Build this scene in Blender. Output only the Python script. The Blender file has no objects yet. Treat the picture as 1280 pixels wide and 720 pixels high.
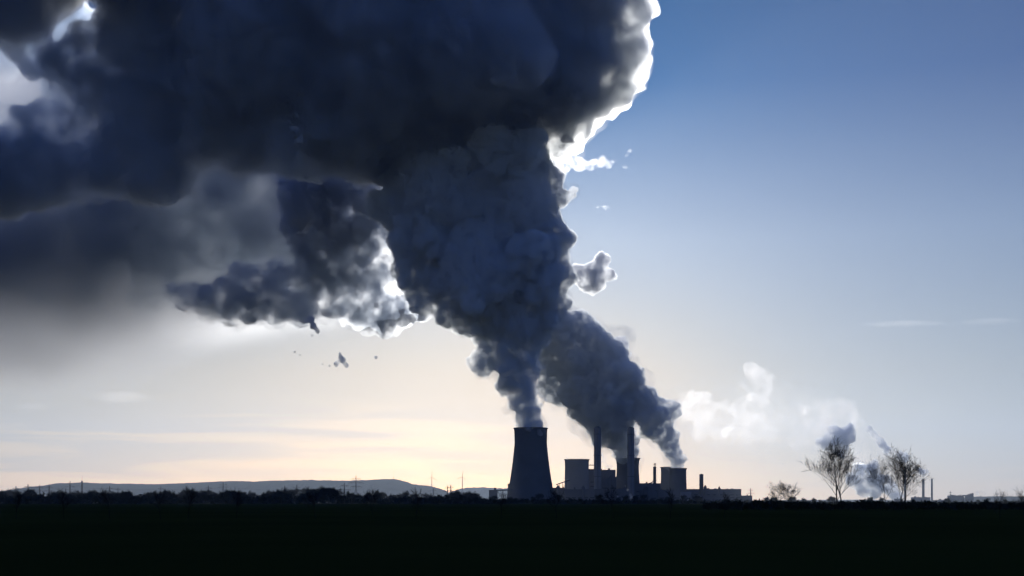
import bpy, bmesh, math, random, os
import numpy as np
from mathutils import Vector, Matrix, noise

random.seed(7)
rng = np.random.default_rng(11)
scene = bpy.context.scene
col = scene.collection

# ------------------------------------------------------------------ camera
F = 1600.0            # focal length in pixels of the 1280 px wide photograph
HY = 628.0            # the horizon's row
EYE = 1.7
YA, YB = 2960.0, 3300.0      # the plant's distance in metres
cam_data = bpy.data.cameras.new('camera')
cam_data.lens = 36.0 * F / 1280.0
cam_data.sensor_width = 36.0
cam_data.shift_y = (HY - 360.0) / 1280.0
cam_data.clip_start = 0.5
cam_data.clip_end = 200000.0
cam = bpy.data.objects.new('camera', cam_data)
cam.location = (0, 0, EYE)
cam.rotation_euler = (math.radians(90), 0, 0)
col.objects.link(cam)
scene.camera = cam

# ------------------------------------------------------------------ sun, sky, exposure
SUN_AZ = math.atan2(-20.0, F)                     # a little left of straight ahead
SUN_EL = math.radians(14.0)
sun_data = bpy.data.lights.new('sun', 'SUN')
sun_data.energy = 5.0
sun_data.angle = math.radians(0.5)
sun_data.color = (1.0, 0.95, 0.88)
sun = bpy.data.objects.new('sun', sun_data)
sdir = Vector((math.sin(SUN_AZ) * math.cos(SUN_EL), math.cos(SUN_AZ) * math.cos(SUN_EL), math.sin(SUN_EL)))
sun.rotation_euler = sdir.to_track_quat('Z', 'Y').to_euler()
col.objects.link(sun)

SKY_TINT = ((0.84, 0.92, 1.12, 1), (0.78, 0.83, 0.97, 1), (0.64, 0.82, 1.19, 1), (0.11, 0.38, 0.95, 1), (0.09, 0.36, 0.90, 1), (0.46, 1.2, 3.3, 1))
world = bpy.data.worlds.new('World')
scene.world = world
world.use_nodes = True
wn, wl = world.node_tree.nodes, world.node_tree.links
wn.clear()
sky = wn.new('ShaderNodeTexSky')
sky.sky_type = 'NISHITA'
sky.sun_disc = False
sky.sun_elevation = SUN_EL
sky.sun_rotation = SUN_AZ
sky.altitude = 50
sky.air_density = 1.0
sky.dust_density = 0.6
sky.ozone_density = 2.0
bg = wn.new('ShaderNodeBackground')
bg.inputs['Strength'].default_value = 0.06
out = wn.new('ShaderNodeOutputWorld')
YZ = 0
# the clear air in view: bluer high up, creamy low down
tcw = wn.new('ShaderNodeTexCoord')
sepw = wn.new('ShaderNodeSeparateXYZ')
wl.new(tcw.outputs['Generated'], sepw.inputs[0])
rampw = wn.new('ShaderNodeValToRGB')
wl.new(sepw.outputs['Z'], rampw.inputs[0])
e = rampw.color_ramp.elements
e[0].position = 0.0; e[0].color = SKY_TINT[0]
e[1].position = 0.46; e[1].color = SKY_TINT[5]  # unseen sky above the frame, tint boosted to light the cloud fronts
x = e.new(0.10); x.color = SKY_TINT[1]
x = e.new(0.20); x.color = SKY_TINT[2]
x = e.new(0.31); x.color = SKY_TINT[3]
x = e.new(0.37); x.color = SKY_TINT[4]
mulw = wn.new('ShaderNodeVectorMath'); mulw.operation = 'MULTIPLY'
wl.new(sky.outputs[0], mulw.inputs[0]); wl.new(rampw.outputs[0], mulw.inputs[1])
# warmer air low in the left and middle
warmf = wn.new('ShaderNodeMath'); warmf.operation = 'MULTIPLY'
def wm0(src, a, b):
    m = wn.new('ShaderNodeMapRange'); m.interpolation_type = 'SMOOTHSTEP'
    m.inputs['From Min'].default_value = a; m.inputs['From Max'].default_value = b
    m.inputs['To Min'].default_value = 0; m.inputs['To Max'].default_value = 1
    wl.new(src, m.inputs['Value'])
    return m.outputs[0]
wl.new(wm0(sepw.outputs['X'], 0.26, 0.06), warmf.inputs[0]); wl.new(wm0(sepw.outputs['Z'], 0.20, 0.06), warmf.inputs[1])
wmix = wn.new('ShaderNodeMixRGB'); wl.new(warmf.outputs[0], wmix.inputs[0])
wmix.inputs[1].default_value = (1, 1, 1, 1); wmix.inputs[2].default_value = (1.25, 1.09, 0.88, 1)
mul2 = wn.new('ShaderNodeVectorMath'); mul2.operation = 'MULTIPLY'
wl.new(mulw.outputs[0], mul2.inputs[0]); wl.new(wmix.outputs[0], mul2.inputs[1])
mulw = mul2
# long thin high cloud bars low over the left horizon
mp = wn.new('ShaderNodeMapping'); mp.inputs['Scale'].default_value = (3.0, 0.6, 42.0)
wl.new(tcw.outputs['Generated'], mp.inputs[0])
nb = wn.new('ShaderNodeTexNoise'); nb.inputs['Scale'].default_value = 1.6; nb.inputs['Detail'].default_value = 6; nb.inputs['Distortion'].default_value = 0.6
wl.new(mp.outputs[0], nb.inputs['Vector'])
def wmap(src, a, b, c, d):
    m = wn.new('ShaderNodeMapRange'); m.interpolation_type = 'SMOOTHSTEP'
    for k, v in zip(('From Min', 'From Max', 'To Min', 'To Max'), (a, b, c, d)):
        m.inputs[k].default_value = v
    wl.new(src, m.inputs['Value'])
    return m.outputs[0]
def wmul(a, b):
    m = wn.new('ShaderNodeMath'); m.operation = 'MULTIPLY'; wl.new(a, m.inputs[0]); wl.new(b, m.inputs[1]); return m.outputs[0]
bars = wmul(wmap(nb.outputs['Fac'], 0.42, 0.60, 0, 1), wmap(sepw.outputs['Z'], 0.085, 0.055, 0, 1))
bars = wmul(bars, wmap(sepw.outputs['X'], 0.10, -0.08, 0.15, 1))
mixb = wn.new('ShaderNodeMixRGB'); mixb.blend_type = 'MIX'
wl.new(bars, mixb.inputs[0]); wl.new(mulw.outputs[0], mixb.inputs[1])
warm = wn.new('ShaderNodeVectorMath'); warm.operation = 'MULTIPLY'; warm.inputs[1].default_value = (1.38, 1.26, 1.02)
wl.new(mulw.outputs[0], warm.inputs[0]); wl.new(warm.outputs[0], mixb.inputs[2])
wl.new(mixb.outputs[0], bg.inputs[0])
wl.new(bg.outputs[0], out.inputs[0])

vs = scene.view_settings
vs.view_transform = 'Standard'
vs.look = 'None'
vs.gamma = 1.0
vs.use_curve_mapping = False
vs.exposure = -0.48

cy = scene.cycles
cy.max_bounces = 12
cy.diffuse_bounces = 3
cy.volume_bounces = 7
cy.volume_max_steps = 256
cy.use_denoising = True
cy.use_adaptive_sampling = True
cy.adaptive_threshold = 0.03

# ------------------------------------------------------------------ helpers
def link(o):
    col.objects.link(o)
    return o

def tag(o, label=None, cat=None, group=None, kind=None):
    for k, v in (('label', label), ('category', cat), ('group', group), ('kind', kind)):
        if v:
            o[k] = v
    return o

def at(px, py, Y):
    """the point Y metres ahead seen at photograph pixel (px, py)"""
    return Vector(((px - 640.0) / F * Y, Y, EYE + (HY - py) / F * Y))

def ico(sub):
    bm = bmesh.new()
    bmesh.ops.create_icosphere(bm, subdivisions=sub, radius=1.0)
    v = np.array([x.co[:] for x in bm.verts])
    f = np.array([[y.index for y in x.verts] for x in bm.faces])
    bm.free()
    return v, f
ICO = {1: ico(1), 2: ico(2), 3: ico(3)}

def blob_children(blobs, gens, seed, ratio=(0.32, 0.55), n=7, flat=1.0):
    """cauliflower growth: each ball carries smaller balls on its surface"""
    r = np.random.default_rng(seed)
    allb = list(blobs)
    cur = list(blobs)
    for g in range(gens):
        nxt = []
        for (c, rad) in cur:
            for k in range(n):
                d = r.normal(size=3); d /= np.linalg.norm(d)
                d[1] *= flat
                rr = rad * r.uniform(*ratio)
                nxt.append((np.array(c) + d * (rad * r.uniform(0.72, 0.95)), rr))
        allb += nxt
        cur = nxt
    return allb

def hull(name, blobs, voxel, mat, disp=(), gens=2, n=7, seed=1, smooth=2, ratio=(0.32, 0.55)):
    """one closed lumpy surface round all balls; disp = (size, strength, kind)"""
    bl = [(np.array(at(px, py, Y)), pr / F * Y) for (px, py, pr, Y) in blobs]
    bl = blob_children(bl, gens, seed, n=n, ratio=ratio)
    V, Fc, off = [], [], 0
    for c, rad in bl:
        if rad < voxel * 0.8:
            continue
        v, f = ICO[2] if rad > voxel * 5 else ICO[1]
        V.append(v * rad + c); Fc.append(f + off); off += len(v)
    V = np.concatenate(V); Fc = np.concatenate(Fc)
    me = bpy.data.meshes.new(name)
    me.from_pydata(V.tolist(), [], Fc.tolist())
    o = bpy.data.objects.new(name, me)
    link(o)
    m = o.modifiers.new('remesh', 'REMESH'); m.mode = 'VOXEL'; m.voxel_size = voxel
    if smooth:
        m = o.modifiers.new('smooth', 'SMOOTH'); m.iterations = smooth; m.factor = 0.5
    for i, (size, strength, kind) in enumerate(disp):
        t = bpy.data.textures.new(f'{name}_{i}', kind)
        t.noise_scale = size
        if kind == 'CLOUDS':
            t.noise_depth = 3
            t.noise_basis = 'IMPROVED_PERLIN'
        else:
            t.noise_intensity = 1.0
        d = o.modifiers.new('displace', 'DISPLACE')
        d.texture = t; d.texture_coords = 'GLOBAL'; d.strength = strength; d.mid_level = 0.5
    m = o.modifiers.new('remesh_end', 'REMESH'); m.mode = 'VOXEL'; m.voxel_size = voxel   # welds what the displacement folded over
    dg = bpy.context.evaluated_depsgraph_get()
    me2 = bpy.data.meshes.new_from_object(o.evaluated_get(dg))
    o.modifiers.clear()
    o.data = me2
    bpy.data.meshes.remove(me)
    me2.name = name
    me2.materials.clear(); me2.materials.append(mat)
    print('HULL', name, len(me2.polygons))
    return o

def vol_material(name, density, color=(0.95, 0.96, 0.98), g=0.6, noise=None, soft=0, fade=None, step=0.3, fwd=0.6):
    """steam: noise = (size in m, low, high, detail) makes the density patchy;
    soft = k thins it out towards the hull's ends; fade = (z0, z1) metres thins it downwards"""
    m = bpy.data.materials.new(name)
    m.use_nodes = True
    nt = m.node_tree
    nt.nodes.clear()
    o = nt.nodes.new('ShaderNodeOutputMaterial')
    v = nt.nodes.new('ShaderNodeVolumePrincipled')
    v.inputs['Color'].default_value = (*color, 1)
    v.inputs['Density'].default_value = density
    v.inputs['Anisotropy'].default_value = g
    if g >= 0.45:                      # a droplet cloud: a strong forward lobe and a broad one
        v.inputs['Anisotropy'].default_value = 0.80
        v2 = nt.nodes.new('ShaderNodeVolumePrincipled')
        v2.inputs['Color'].default_value = (*color, 1)
        v2.inputs['Anisotropy'].default_value = 0.0
        ad = nt.nodes.new('ShaderNodeAddShader')
        nt.links.new(v.outputs[0], ad.inputs[0]); nt.links.new(v2.outputs[0], ad.inputs[1])
        nt.links.new(ad.outputs[0], o.inputs['Volume'])
        v.inputs['Density'].default_value = density * fwd
        v2.inputs['Density'].default_value = density * (1 - fwd)
    else:
        v2 = None
        nt.links.new(v.outputs[0], o.inputs['Volume'])
    if noise:
        size, lo, hi, det = noise
        tc = nt.nodes.new('ShaderNodeTexCoord')
        n = nt.nodes.new('ShaderNodeTexNoise')
        n.inputs['Scale'].default_value = 1.0 / size
        n.inputs['Detail'].default_value = det
        n.inputs['Roughness'].default_value = 0.6
        mr = nt.nodes.new('ShaderNodeMapRange')
        mr.inputs['From Min'].default_value = lo
        mr.inputs['From Max'].default_value = hi
        mr.inputs['To Min'].default_value = 0.0
        mr.inputs['To Max'].default_value = density
        nt.links.new(tc.outputs['Object'], n.inputs['Vector'])
        nt.links.new(n.outputs['Fac'], mr.inputs['Value'])
        mr.clamp = True
        res = mr.outputs[0]
        if soft:
            a = nt.nodes.new('ShaderNodeVectorMath'); a.operation = 'MULTIPLY_ADD'
            a.inputs[1].default_value = (2, 2, 2); a.inputs[2].default_value = (-1, -1, -1)
            nt.links.new(tc.outputs['Generated'], a.inputs[0])
            d = nt.nodes.new('ShaderNodeVectorMath'); d.operation = 'DOT_PRODUCT'
            nt.links.new(a.outputs[0], d.inputs[0]); nt.links.new(a.outputs[0], d.inputs[1])
            q = nt.nodes.new('ShaderNodeMath'); q.operation = 'MULTIPLY_ADD'; q.use_clamp = True
            q.inputs[1].default_value = -soft; q.inputs[2].default_value = soft
            nt.links.new(d.outputs['Value'], q.inputs[0])
            p = nt.nodes.new('ShaderNodeMath'); p.operation = 'MULTIPLY'
            nt.links.new(res, p.inputs[0]); nt.links.new(q.outputs[0], p.inputs[1])
            res = p.outputs[0]
            p2 = nt.nodes.new('ShaderNodeMath'); p2.operation = 'MULTIPLY'
            nt.links.new(res, p2.inputs[0]); nt.links.new(q.outputs[0], p2.inputs[1])
            res = p2.outputs[0]
        if fade:
            sp = nt.nodes.new('ShaderNodeSeparateXYZ')
            nt.links.new(tc.outputs['Object'], sp.inputs[0])
            f = nt.nodes.new('ShaderNodeMapRange'); f.interpolation_type = 'SMOOTHSTEP'
            f.inputs['From Min'].default_value = fade[0]; f.inputs['From Max'].default_value = fade[1]
            nt.links.new(sp.outputs['Z'], f.inputs['Value'])
            p = nt.nodes.new('ShaderNodeMath'); p.operation = 'MULTIPLY'
            nt.links.new(res, p.inputs[0]); nt.links.new(f.outputs[0], p.inputs[1])
            res = p.outputs[0]
        if v2:
            for vv, k in ((v, fwd), (v2, 1 - fwd)):
                p = nt.nodes.new('ShaderNodeMath'); p.operation = 'MULTIPLY'; p.inputs[1].default_value = k
                nt.links.new(res, p.inputs[0]); nt.links.new(p.outputs[0], vv.inputs['Density'])
        else:
            nt.links.new(res, v.inputs['Density'])
        m.cycles.volume_step_rate = step
    return m

def flat_mat(name, color, rough=0.9, var=0.0, scale=0.05):
    m = bpy.data.materials.new(name)
    m.use_nodes = True
    nt = m.node_tree
    b = nt.nodes['Principled BSDF']
    b.inputs['Roughness'].default_value = rough
    b.inputs['Base Color'].default_value = (*color, 1)
    if var:
        tc = nt.nodes.new('ShaderNodeTexCoord')
        n = nt.nodes.new('ShaderNodeTexNoise')
        n.inputs['Scale'].default_value = scale
        n.inputs['Detail'].default_value = 6
        r = nt.nodes.new('ShaderNodeMixRGB')
        r.inputs[1].default_value = (*[c * (1 - var) for c in color], 1)
        r.inputs[2].default_value = (*[c * (1 + var) for c in color], 1)
        nt.links.new(tc.outputs['Object'], n.inputs['Vector'])
        nt.links.new(n.outputs['Fac'], r.inputs[0])
        nt.links.new(r.outputs[0], b.inputs['Base Color'])
    return m


# ------------------------------------------------------------------ big structure: field, hills
def mesh_obj(name, V, Fc, mat, parent=None, smooth=False):
    me = bpy.data.meshes.new(name)
    me.from_pydata([tuple(v) for v in V], [], [tuple(f) for f in Fc])
    me.materials.append(mat)
    if smooth:
        me.polygons.foreach_set('use_smooth', [True] * len(me.polygons))
    o = link(bpy.data.objects.new(name, me))
    if parent:
        o.parent = parent
    return o

class MB:
    """collects shapes, builds one mesh"""
    def __init__(self): self.V, self.F = [], []
    def add(self, v, f):
        n = len(self.V); self.V += [tuple(x) for x in v]; self.F += [tuple(i + n for i in q) for q in f]
    def box(self, x0, x1, y0, y1, z0, z1):
        self.add([(x0,y0,z0),(x1,y0,z0),(x1,y1,z0),(x0,y1,z0),(x0,y0,z1),(x1,y0,z1),(x1,y1,z1),(x0,y1,z1)],
                 [(0,3,2,1),(4,5,6,7),(0,1,5,4),(1,2,6,5),(2,3,7,6),(3,0,4,7)])
    def tube(self, pts, rad, n=6, caps=True):
        pts = [Vector(p) for p in pts]
        rings = []
        for i, p in enumerate(pts):
            d = (pts[min(i+1, len(pts)-1)] - pts[max(i-1, 0)]).normalized()
            u = d.cross(Vector((0.31, 0.17, 1.0) if abs(d.z) < 0.9 else (1, 0.13, 0.2))).normalized()
            w = d.cross(u)
            r = rad[i] if hasattr(rad, '__len__') else rad
            rings.append([p + (u * math.cos(2*math.pi*k/n) + w * math.sin(2*math.pi*k/n)) * r for k in range(n)])
        v = [q for r in rings for q in r]
        f = [(i*n+k, i*n+(k+1) % n, (i+1)*n+(k+1) % n, (i+1)*n+k) for i in range(len(pts)-1) for k in range(n)]
        if caps:
            f.append(tuple(range(n-1, -1, -1))); f.append(tuple((len(pts)-1)*n+k for k in range(n)))
        self.add(v, f)
    def lathe(self, prof, n=48, c=(0, 0), rib=0.0, caps=False):
        v = []
        for r, z in prof:
            for k in range(n):
                a = 2*math.pi*k/n
                rr = r + (rib if k % 2 else 0)
                v.append((c[0]+rr*math.cos(a), c[1]+rr*math.sin(a), z))
        f = [(i*n+k, i*n+(k+1) % n, (i+1)*n+(k+1) % n, (i+1)*n+k) for i in range(len(prof)-1) for k in range(n)]
        if caps:
            f.append(tuple(range(n-1, -1, -1))); f.append(tuple((len(prof)-1)*n+k for k in range(n)))
        self.add(v, f)
    def build(self, name, mat, parent=None, smooth=False):
        return mesh_obj(name, self.V, self.F, mat, parent, smooth)

def empty(name, loc=(0, 0, 0), rz=0.0):
    o = bpy.data.objects.new(name, None)
    o.empty_display_size = 1.0
    o.location = loc; o.rotation_euler = (0, 0, rz)
    return link(o)

def copy_tree(o, parent=None):
    c = o.copy(); link(c); c.parent = parent
    for ch in list(o.children):
        copy_tree(ch, c)
    return c

M = {
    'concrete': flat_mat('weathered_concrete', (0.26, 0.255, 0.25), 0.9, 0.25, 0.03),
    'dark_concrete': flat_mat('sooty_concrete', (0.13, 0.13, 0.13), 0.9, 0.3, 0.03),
    'cladding': flat_mat('metal_cladding', (0.12, 0.125, 0.14), 0.7, 0.2, 0.02),
    'pale_cladding': flat_mat('pale_cladding', (0.22, 0.23, 0.25), 0.7, 0.15, 0.02),
    'glass': flat_mat('window_strip', (0.03, 0.035, 0.04), 0.25),
    'steel': flat_mat('galvanised_steel', (0.12, 0.12, 0.12), 0.6),
    'white_paint': flat_mat('white_tower_paint', (0.5, 0.5, 0.5), 0.5),
    'bark': flat_mat('dark_bark', (0.02, 0.018, 0.016), 0.95, 0.3, 2.0),
    'twig': flat_mat('twigs', (0.016, 0.014, 0.012), 0.95),
    'shrub': flat_mat('shrub_twigs', (0.025, 0.028, 0.016), 0.95),
    'hill': flat_mat('wooded_hill', (0.03, 0.04, 0.025), 0.95, 0.4, 0.01),
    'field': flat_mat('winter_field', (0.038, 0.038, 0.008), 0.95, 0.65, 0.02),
}
for m in M.values():
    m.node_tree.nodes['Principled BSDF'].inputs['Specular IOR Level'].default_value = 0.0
M['glass'].node_tree.nodes['Principled BSDF'].inputs['Specular IOR Level'].default_value = 0.5

def px2m(p, Y): return p / F * Y
def X(px, Y): return (px - 640.0) / F * Y
def Zt(py, Y): return EYE + (HY - py) / F * Y

# the field: fine near the camera, one sheet out past the hills
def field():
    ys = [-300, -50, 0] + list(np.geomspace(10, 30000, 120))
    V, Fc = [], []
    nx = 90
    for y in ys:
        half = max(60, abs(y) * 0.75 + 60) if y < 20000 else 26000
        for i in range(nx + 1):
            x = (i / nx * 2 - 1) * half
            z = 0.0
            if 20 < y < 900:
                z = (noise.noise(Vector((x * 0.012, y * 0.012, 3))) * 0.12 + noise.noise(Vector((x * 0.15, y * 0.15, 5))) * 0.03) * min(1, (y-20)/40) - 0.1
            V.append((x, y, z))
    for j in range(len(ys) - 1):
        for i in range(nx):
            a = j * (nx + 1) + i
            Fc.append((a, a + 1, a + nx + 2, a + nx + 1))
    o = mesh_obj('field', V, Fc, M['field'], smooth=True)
    o['kind'] = 'structure'
    m = M['field']; nt = m.node_tree
    b = nt.nodes['Principled BSDF']
    n = nt.nodes.new('ShaderNodeTexNoise'); n.inputs['Scale'].default_value = 9.0; n.inputs['Detail'].default_value = 6
    tc = nt.nodes.new('ShaderNodeTexCoord'); bp = nt.nodes.new('ShaderNodeBump')
    bp.inputs['Strength'].default_value = 0.6; bp.inputs['Distance'].default_value = 0.06
    nt.links.new(tc.outputs['Object'], n.inputs['Vector']); nt.links.new(n.outputs['Fac'], bp.inputs['Height'])
    nt.links.new(bp.outputs[0], b.inputs['Normal'])
field()

def hill(prof, Y, depth, seed, fringe=6.0):
    """a long wooded ridge; prof = [(px, py)] of its skyline"""
    xs = np.linspace(prof[0][0], prof[-1][0], int((prof[-1][0]-prof[0][0]) * 1.6))
    pz = np.interp(xs, [p[0] for p in prof], [p[1] for p in prof])
    rows = 26
    V, Fc = [], []
    for j in range(rows):
        t = j / (rows - 1)
        prof_y = math.sin(math.pi * t) ** 0.7
        for i, (x, y) in enumerate(zip(xs, pz)):
            wx = X(x, Y)
            wy = Y + (t - 0.5) * depth
            h = max(0.0, Zt(y, Y)) * prof_y
            h += (noise.noise(Vector((wx * 0.012, wy * 0.012, seed))) + 0.6 * noise.noise(Vector((wx * 0.04, wy * 0.04, seed)))) * fringe * min(1, h / 30)
            V.append((wx, wy, max(h, -0.5) - 0.3))
    n = len(xs)
    for j in range(rows - 1):
        for i in range(n - 1):
            a = j * n + i
            Fc.append((a, a + 1, a + n + 1, a + n))
    o = mesh_obj('hill', V, Fc, M['hill'])
    o['kind'] = 'structure'
    return o
hill([(50,628),(58,612),(64,608.5),(92,604.5),(100,603.5),(138,604.5),(205,605.5),(240,604),(275,602),(300,601.5),(320,602.3),(350,601),(382,600.3),(430,601),(455,600.5),(480,599.2),(498,599.4),(506,601.5),(515,605.2),(535,607),(548,610),(556,613),(575,628)], 10000, 3000, 1)
hill([(545,628),(562,616),(572,612),(585,609.5),(600,609.3),(625,610.5),(650,611),(680,613),(720,628)], 13000, 3000, 2, 8)
hill([(1205,628),(1222,623),(1236,620.5),(1262,620.8),(1300,621),(1360,628)], 9000, 2500, 3, 5)
hill([(905,628),(950,625.5),(1000,625),(1080,625),(1150,625.5),(1200,628)], 12000, 2000, 4, 6)

# ------------------------------------------------------------------ the power station
def cooling_tower(px0, px1, ptop, Y, base_px, label, shell='concrete', throat=0.97):
    """hyperbolic shell with rim ring, wall foot and raking columns"""
    cx = X((px0 + px1) / 2, Y); rt = px2m((px1 - px0) / 2, Y); H = Zt(ptop, Y); rb = px2m(base_px / 2, Y)
    t = empty('cooling_tower', (cx, Y, 0)); tag(t, label, 'cooling tower', 'cooling towers of the power station')
    zt = 0.78; rth = rt * throat
    leg = H * 0.06
    prof = []
    for i in range(29):
        u = i / 28
        z = leg + (H - leg) * u
        if u < zt:
            q = (zt - u) / zt
            r = rth + (rb - rth) * (0.6 * q + 0.4 * q * q) if rb > rth else rth
        else:
            r = rth + (rt - rth) * ((u - zt) / (1 - zt)) ** 2
        prof.append((r, z))
    inner = [(r - 0.8, z) for r, z in reversed(prof)]
    mb = MB(); mb.lathe(prof + inner, 96, rib=0.25); mb.build('shell', M[shell], t, True)
    mb = MB(); mb.lathe([(rt + 0.6, H - 1.6), (rt + 1.6, H - 1.2), (rt + 1.6, H + 0.6), (rt - 1.2, H + 0.6), (rt - 1.2, H - 1.6), (rt + 0.6, H - 1.6)], 96)
    mb.build('rim', M[shell], t)
    mb = MB(); mb.lathe([(rb + 3, -0.5), (rb + 3, 2.5), (rb + 2, 2.5), (rb + 2, -0.5)], 64); mb.build('basin_wall', M[shell], t)
    for k in range(28):
        mb = MB()
        a0 = 2 * math.pi * k / 28; a1 = a0 + math.pi / 28; a2 = a0 - math.pi / 28
        for a in (a1, a2):
            mb.tube([((rb + 1.2) * math.cos(a0), (rb + 1.2) * math.sin(a0), 0), ((prof[0][0] - 0.4) * math.cos(a), (prof[0][0] - 0.4) * math.sin(a), leg + 0.5)], 0.5, 5)
        mb.build('column', M[shell], t)
    return t
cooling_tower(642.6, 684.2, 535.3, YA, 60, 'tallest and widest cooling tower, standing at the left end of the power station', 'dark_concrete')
cooling_tower(705.8, 736.2, 574.4, 3180, 32, 'pale grey cooling tower with only a faint wisp, left of the two tall chimneys')
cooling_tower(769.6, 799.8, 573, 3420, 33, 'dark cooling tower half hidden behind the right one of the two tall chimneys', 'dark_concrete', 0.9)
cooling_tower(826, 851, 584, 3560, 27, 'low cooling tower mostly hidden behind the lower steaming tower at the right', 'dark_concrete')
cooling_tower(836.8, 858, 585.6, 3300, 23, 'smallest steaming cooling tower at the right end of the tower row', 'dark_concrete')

def chimney(px0, px1, ptop, Y, label, group='chimneys', taper=1.06, bands=3, mat='concrete', gallery=True):
    cx = X((px0 + px1) / 2, Y); r = px2m((px1 - px0) / 2, Y); H = Zt(ptop, Y)
    t = empty('chimney', (cx, Y, 0)); tag(t, label, 'chimney', group)
    mb = MB(); mb.lathe([(r * taper, -0.5), (r * (1 + taper) / 2, H * 0.5), (r, H * 0.985), (r, H)] + [(r - 0.6, H), (r - 0.6, H * 0.9)], 40)
    mb.build('shaft', M[mat], t, True)
    mb = MB(); mb.lathe([(r + 0.3, H - 1.5), (r + 0.5, H - 1.5), (r + 0.5, H + 0.4), (r - 0.3, H + 0.4)], 40); mb.build('rim', M[mat], t)
    mb = MB(); mb.lathe([(r * 0.62, H - 3), (r * 0.62, H + r * 0.35), (r * 0.55, H + r * 0.35), (r * 0.55, H - 3)], 32); mb.build('flue', M['steel'], t)
    if gallery:
        for b in range(bands):
            z = H * (0.35 + 0.28 * b)
            rr = r * (taper + (1 - taper) * z / H)
            mb = MB(); mb.lathe([(rr - .1, z), (rr + 1.0, z), (rr + 1.0, z + 1.2), (rr + 0.85, z + 1.2), (rr + 0.85, z + 0.25), (rr - .1, z + 0.25)], 40)
            mb.build('gallery', M['steel'], t)
        mb = MB()
        mb.box(-0.4, 0.4, -r * taper - 0.7, -r * 0.98, 0, H - 4); mb.build('ladder', M['steel'], t)
    return t
chimney(742.4, 751.4, 534.6, 3080, 'left one of the two tall chimneys beside the pale cooling tower', 'tall twin chimneys', 1.03)
chimney(784.2, 792.8, 535, 3080, 'right one of the two tall chimneys in front of the dark cooling tower', 'tall twin chimneys', 1.03)
chimney(816.4, 820.2, 584, 3250, 'thin chimney with a lattice top between the dark tower and the low right towers', 'short chimneys', 1.1, 2, 'dark_concrete')
chimney(874.2, 879.2, 593.2, 3250, 'short stout chimney rising above the long hall at the right', 'short chimneys', 1.05, 2, 'dark_concrete')

def building(px0, px1, ptop, Y, depth, label, wall='cladding', units=2, strips=1, steps=()):
    """industrial hall: walls, parapet roof, window bands, roof units"""
    x0, x1 = X(px0, Y), X(px1, Y); H = Zt(ptop, Y); w = x1 - x0
    t = empty('industrial_building', ((x0 + x1) / 2, Y, 0)); tag(t, label, 'building')
    mb = MB(); mb.box(-w/2, w/2, 0, depth, -0.5, H - 0.8); mb.build('wall', M[wall], t)
    r = MB(); r.box(-w/2 - 0.4, w/2 + 0.4, -0.4, depth + 0.4, H - 0.8, H); ro = r.build('roof', M['dark_concrete'], t)
    rr = random.Random(int(px0 * 10))
    for k in range(units):
        ux = rr.uniform(-w * 0.42, w * 0.38); uw = rr.uniform(2.5, 7); uh = rr.uniform(1.0, 5.0); uy = rr.uniform(4, max(5, depth - 8))
        mb = MB(); mb.box(ux, ux + uw, uy, uy + 4, H, H + uh); mb.box(ux - .2, ux + uw + .2, uy - .2, uy + 4.2, H + uh, H + uh + 0.2)
        mb.build('roof_unit', M['steel'], ro)
    n = max(2, int(w / 14))
    for sidx in range(strips):
        z = H * (0.35 + 0.4 * sidx / max(1, strips))
        for k in range(min(n, 12)):
            a = -w/2 + w * (k + 0.18) / n; b = -w/2 + w * (k + 0.82) / n
            mb = MB(); mb.box(a, b, -0.15, 0.05, z, z + min(2.4, H * 0.08)); mb.build('window', M['glass'], t)
    return t
building(634.6, 690.6, 604.6, 3060, 60, 'broad hall behind the widest cooling tower, showing at both sides of its foot', units=0)
building(690.8, 706, 609.6, 3100, 40, 'low dark block between the widest and the pale cooling tower')
building(706, 744, 611.5, 2990, 40, 'long low hall in front of the pale cooling tower', units=3)
building(736.5, 769.5, 587.2, 3300, 70, 'tall boiler house between the left tall chimney and the dark cooling tower', units=4, strips=3)
building(744.5, 786, 611, 3020, 40, 'low hall below the tall boiler house', units=3)
building(751.5, 770.5, 596, 3180, 60, 'mid height block in front of the boiler house', units=2, strips=2)
building(786.2, 826, 604, 3200, 80, 'flat roofed turbine hall between the right tall chimney and the low towers', units=3, strips=2)
building(800.5, 822, 613.5, 3090, 30, 'low annex in front of the turbine hall', units=2)
building(822.5, 851, 612.5, 3120, 60, 'low hall in front of the low cooling towers', units=3)
building(851.5, 864.2, 614.2, 3060, 20, 'small pale grey block in front of the smallest steaming tower', 'pale_cladding', 1)
building(858.5, 926.6, 611.2, 3280, 90, 'very long flat hall at the right end of the power station', units=7, strips=2)
building(864.8, 905, 619, 3050, 40, 'low shed in front of the long right hall', units=3)
building(927.2, 940.4, 619.4, 3300, 40, 'small low shed beyond the right end of the long hall', units=1)
building(611.2, 621.8, 612.4, 2900, 30, 'small block standing alone left of the widest cooling tower', units=1)

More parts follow.
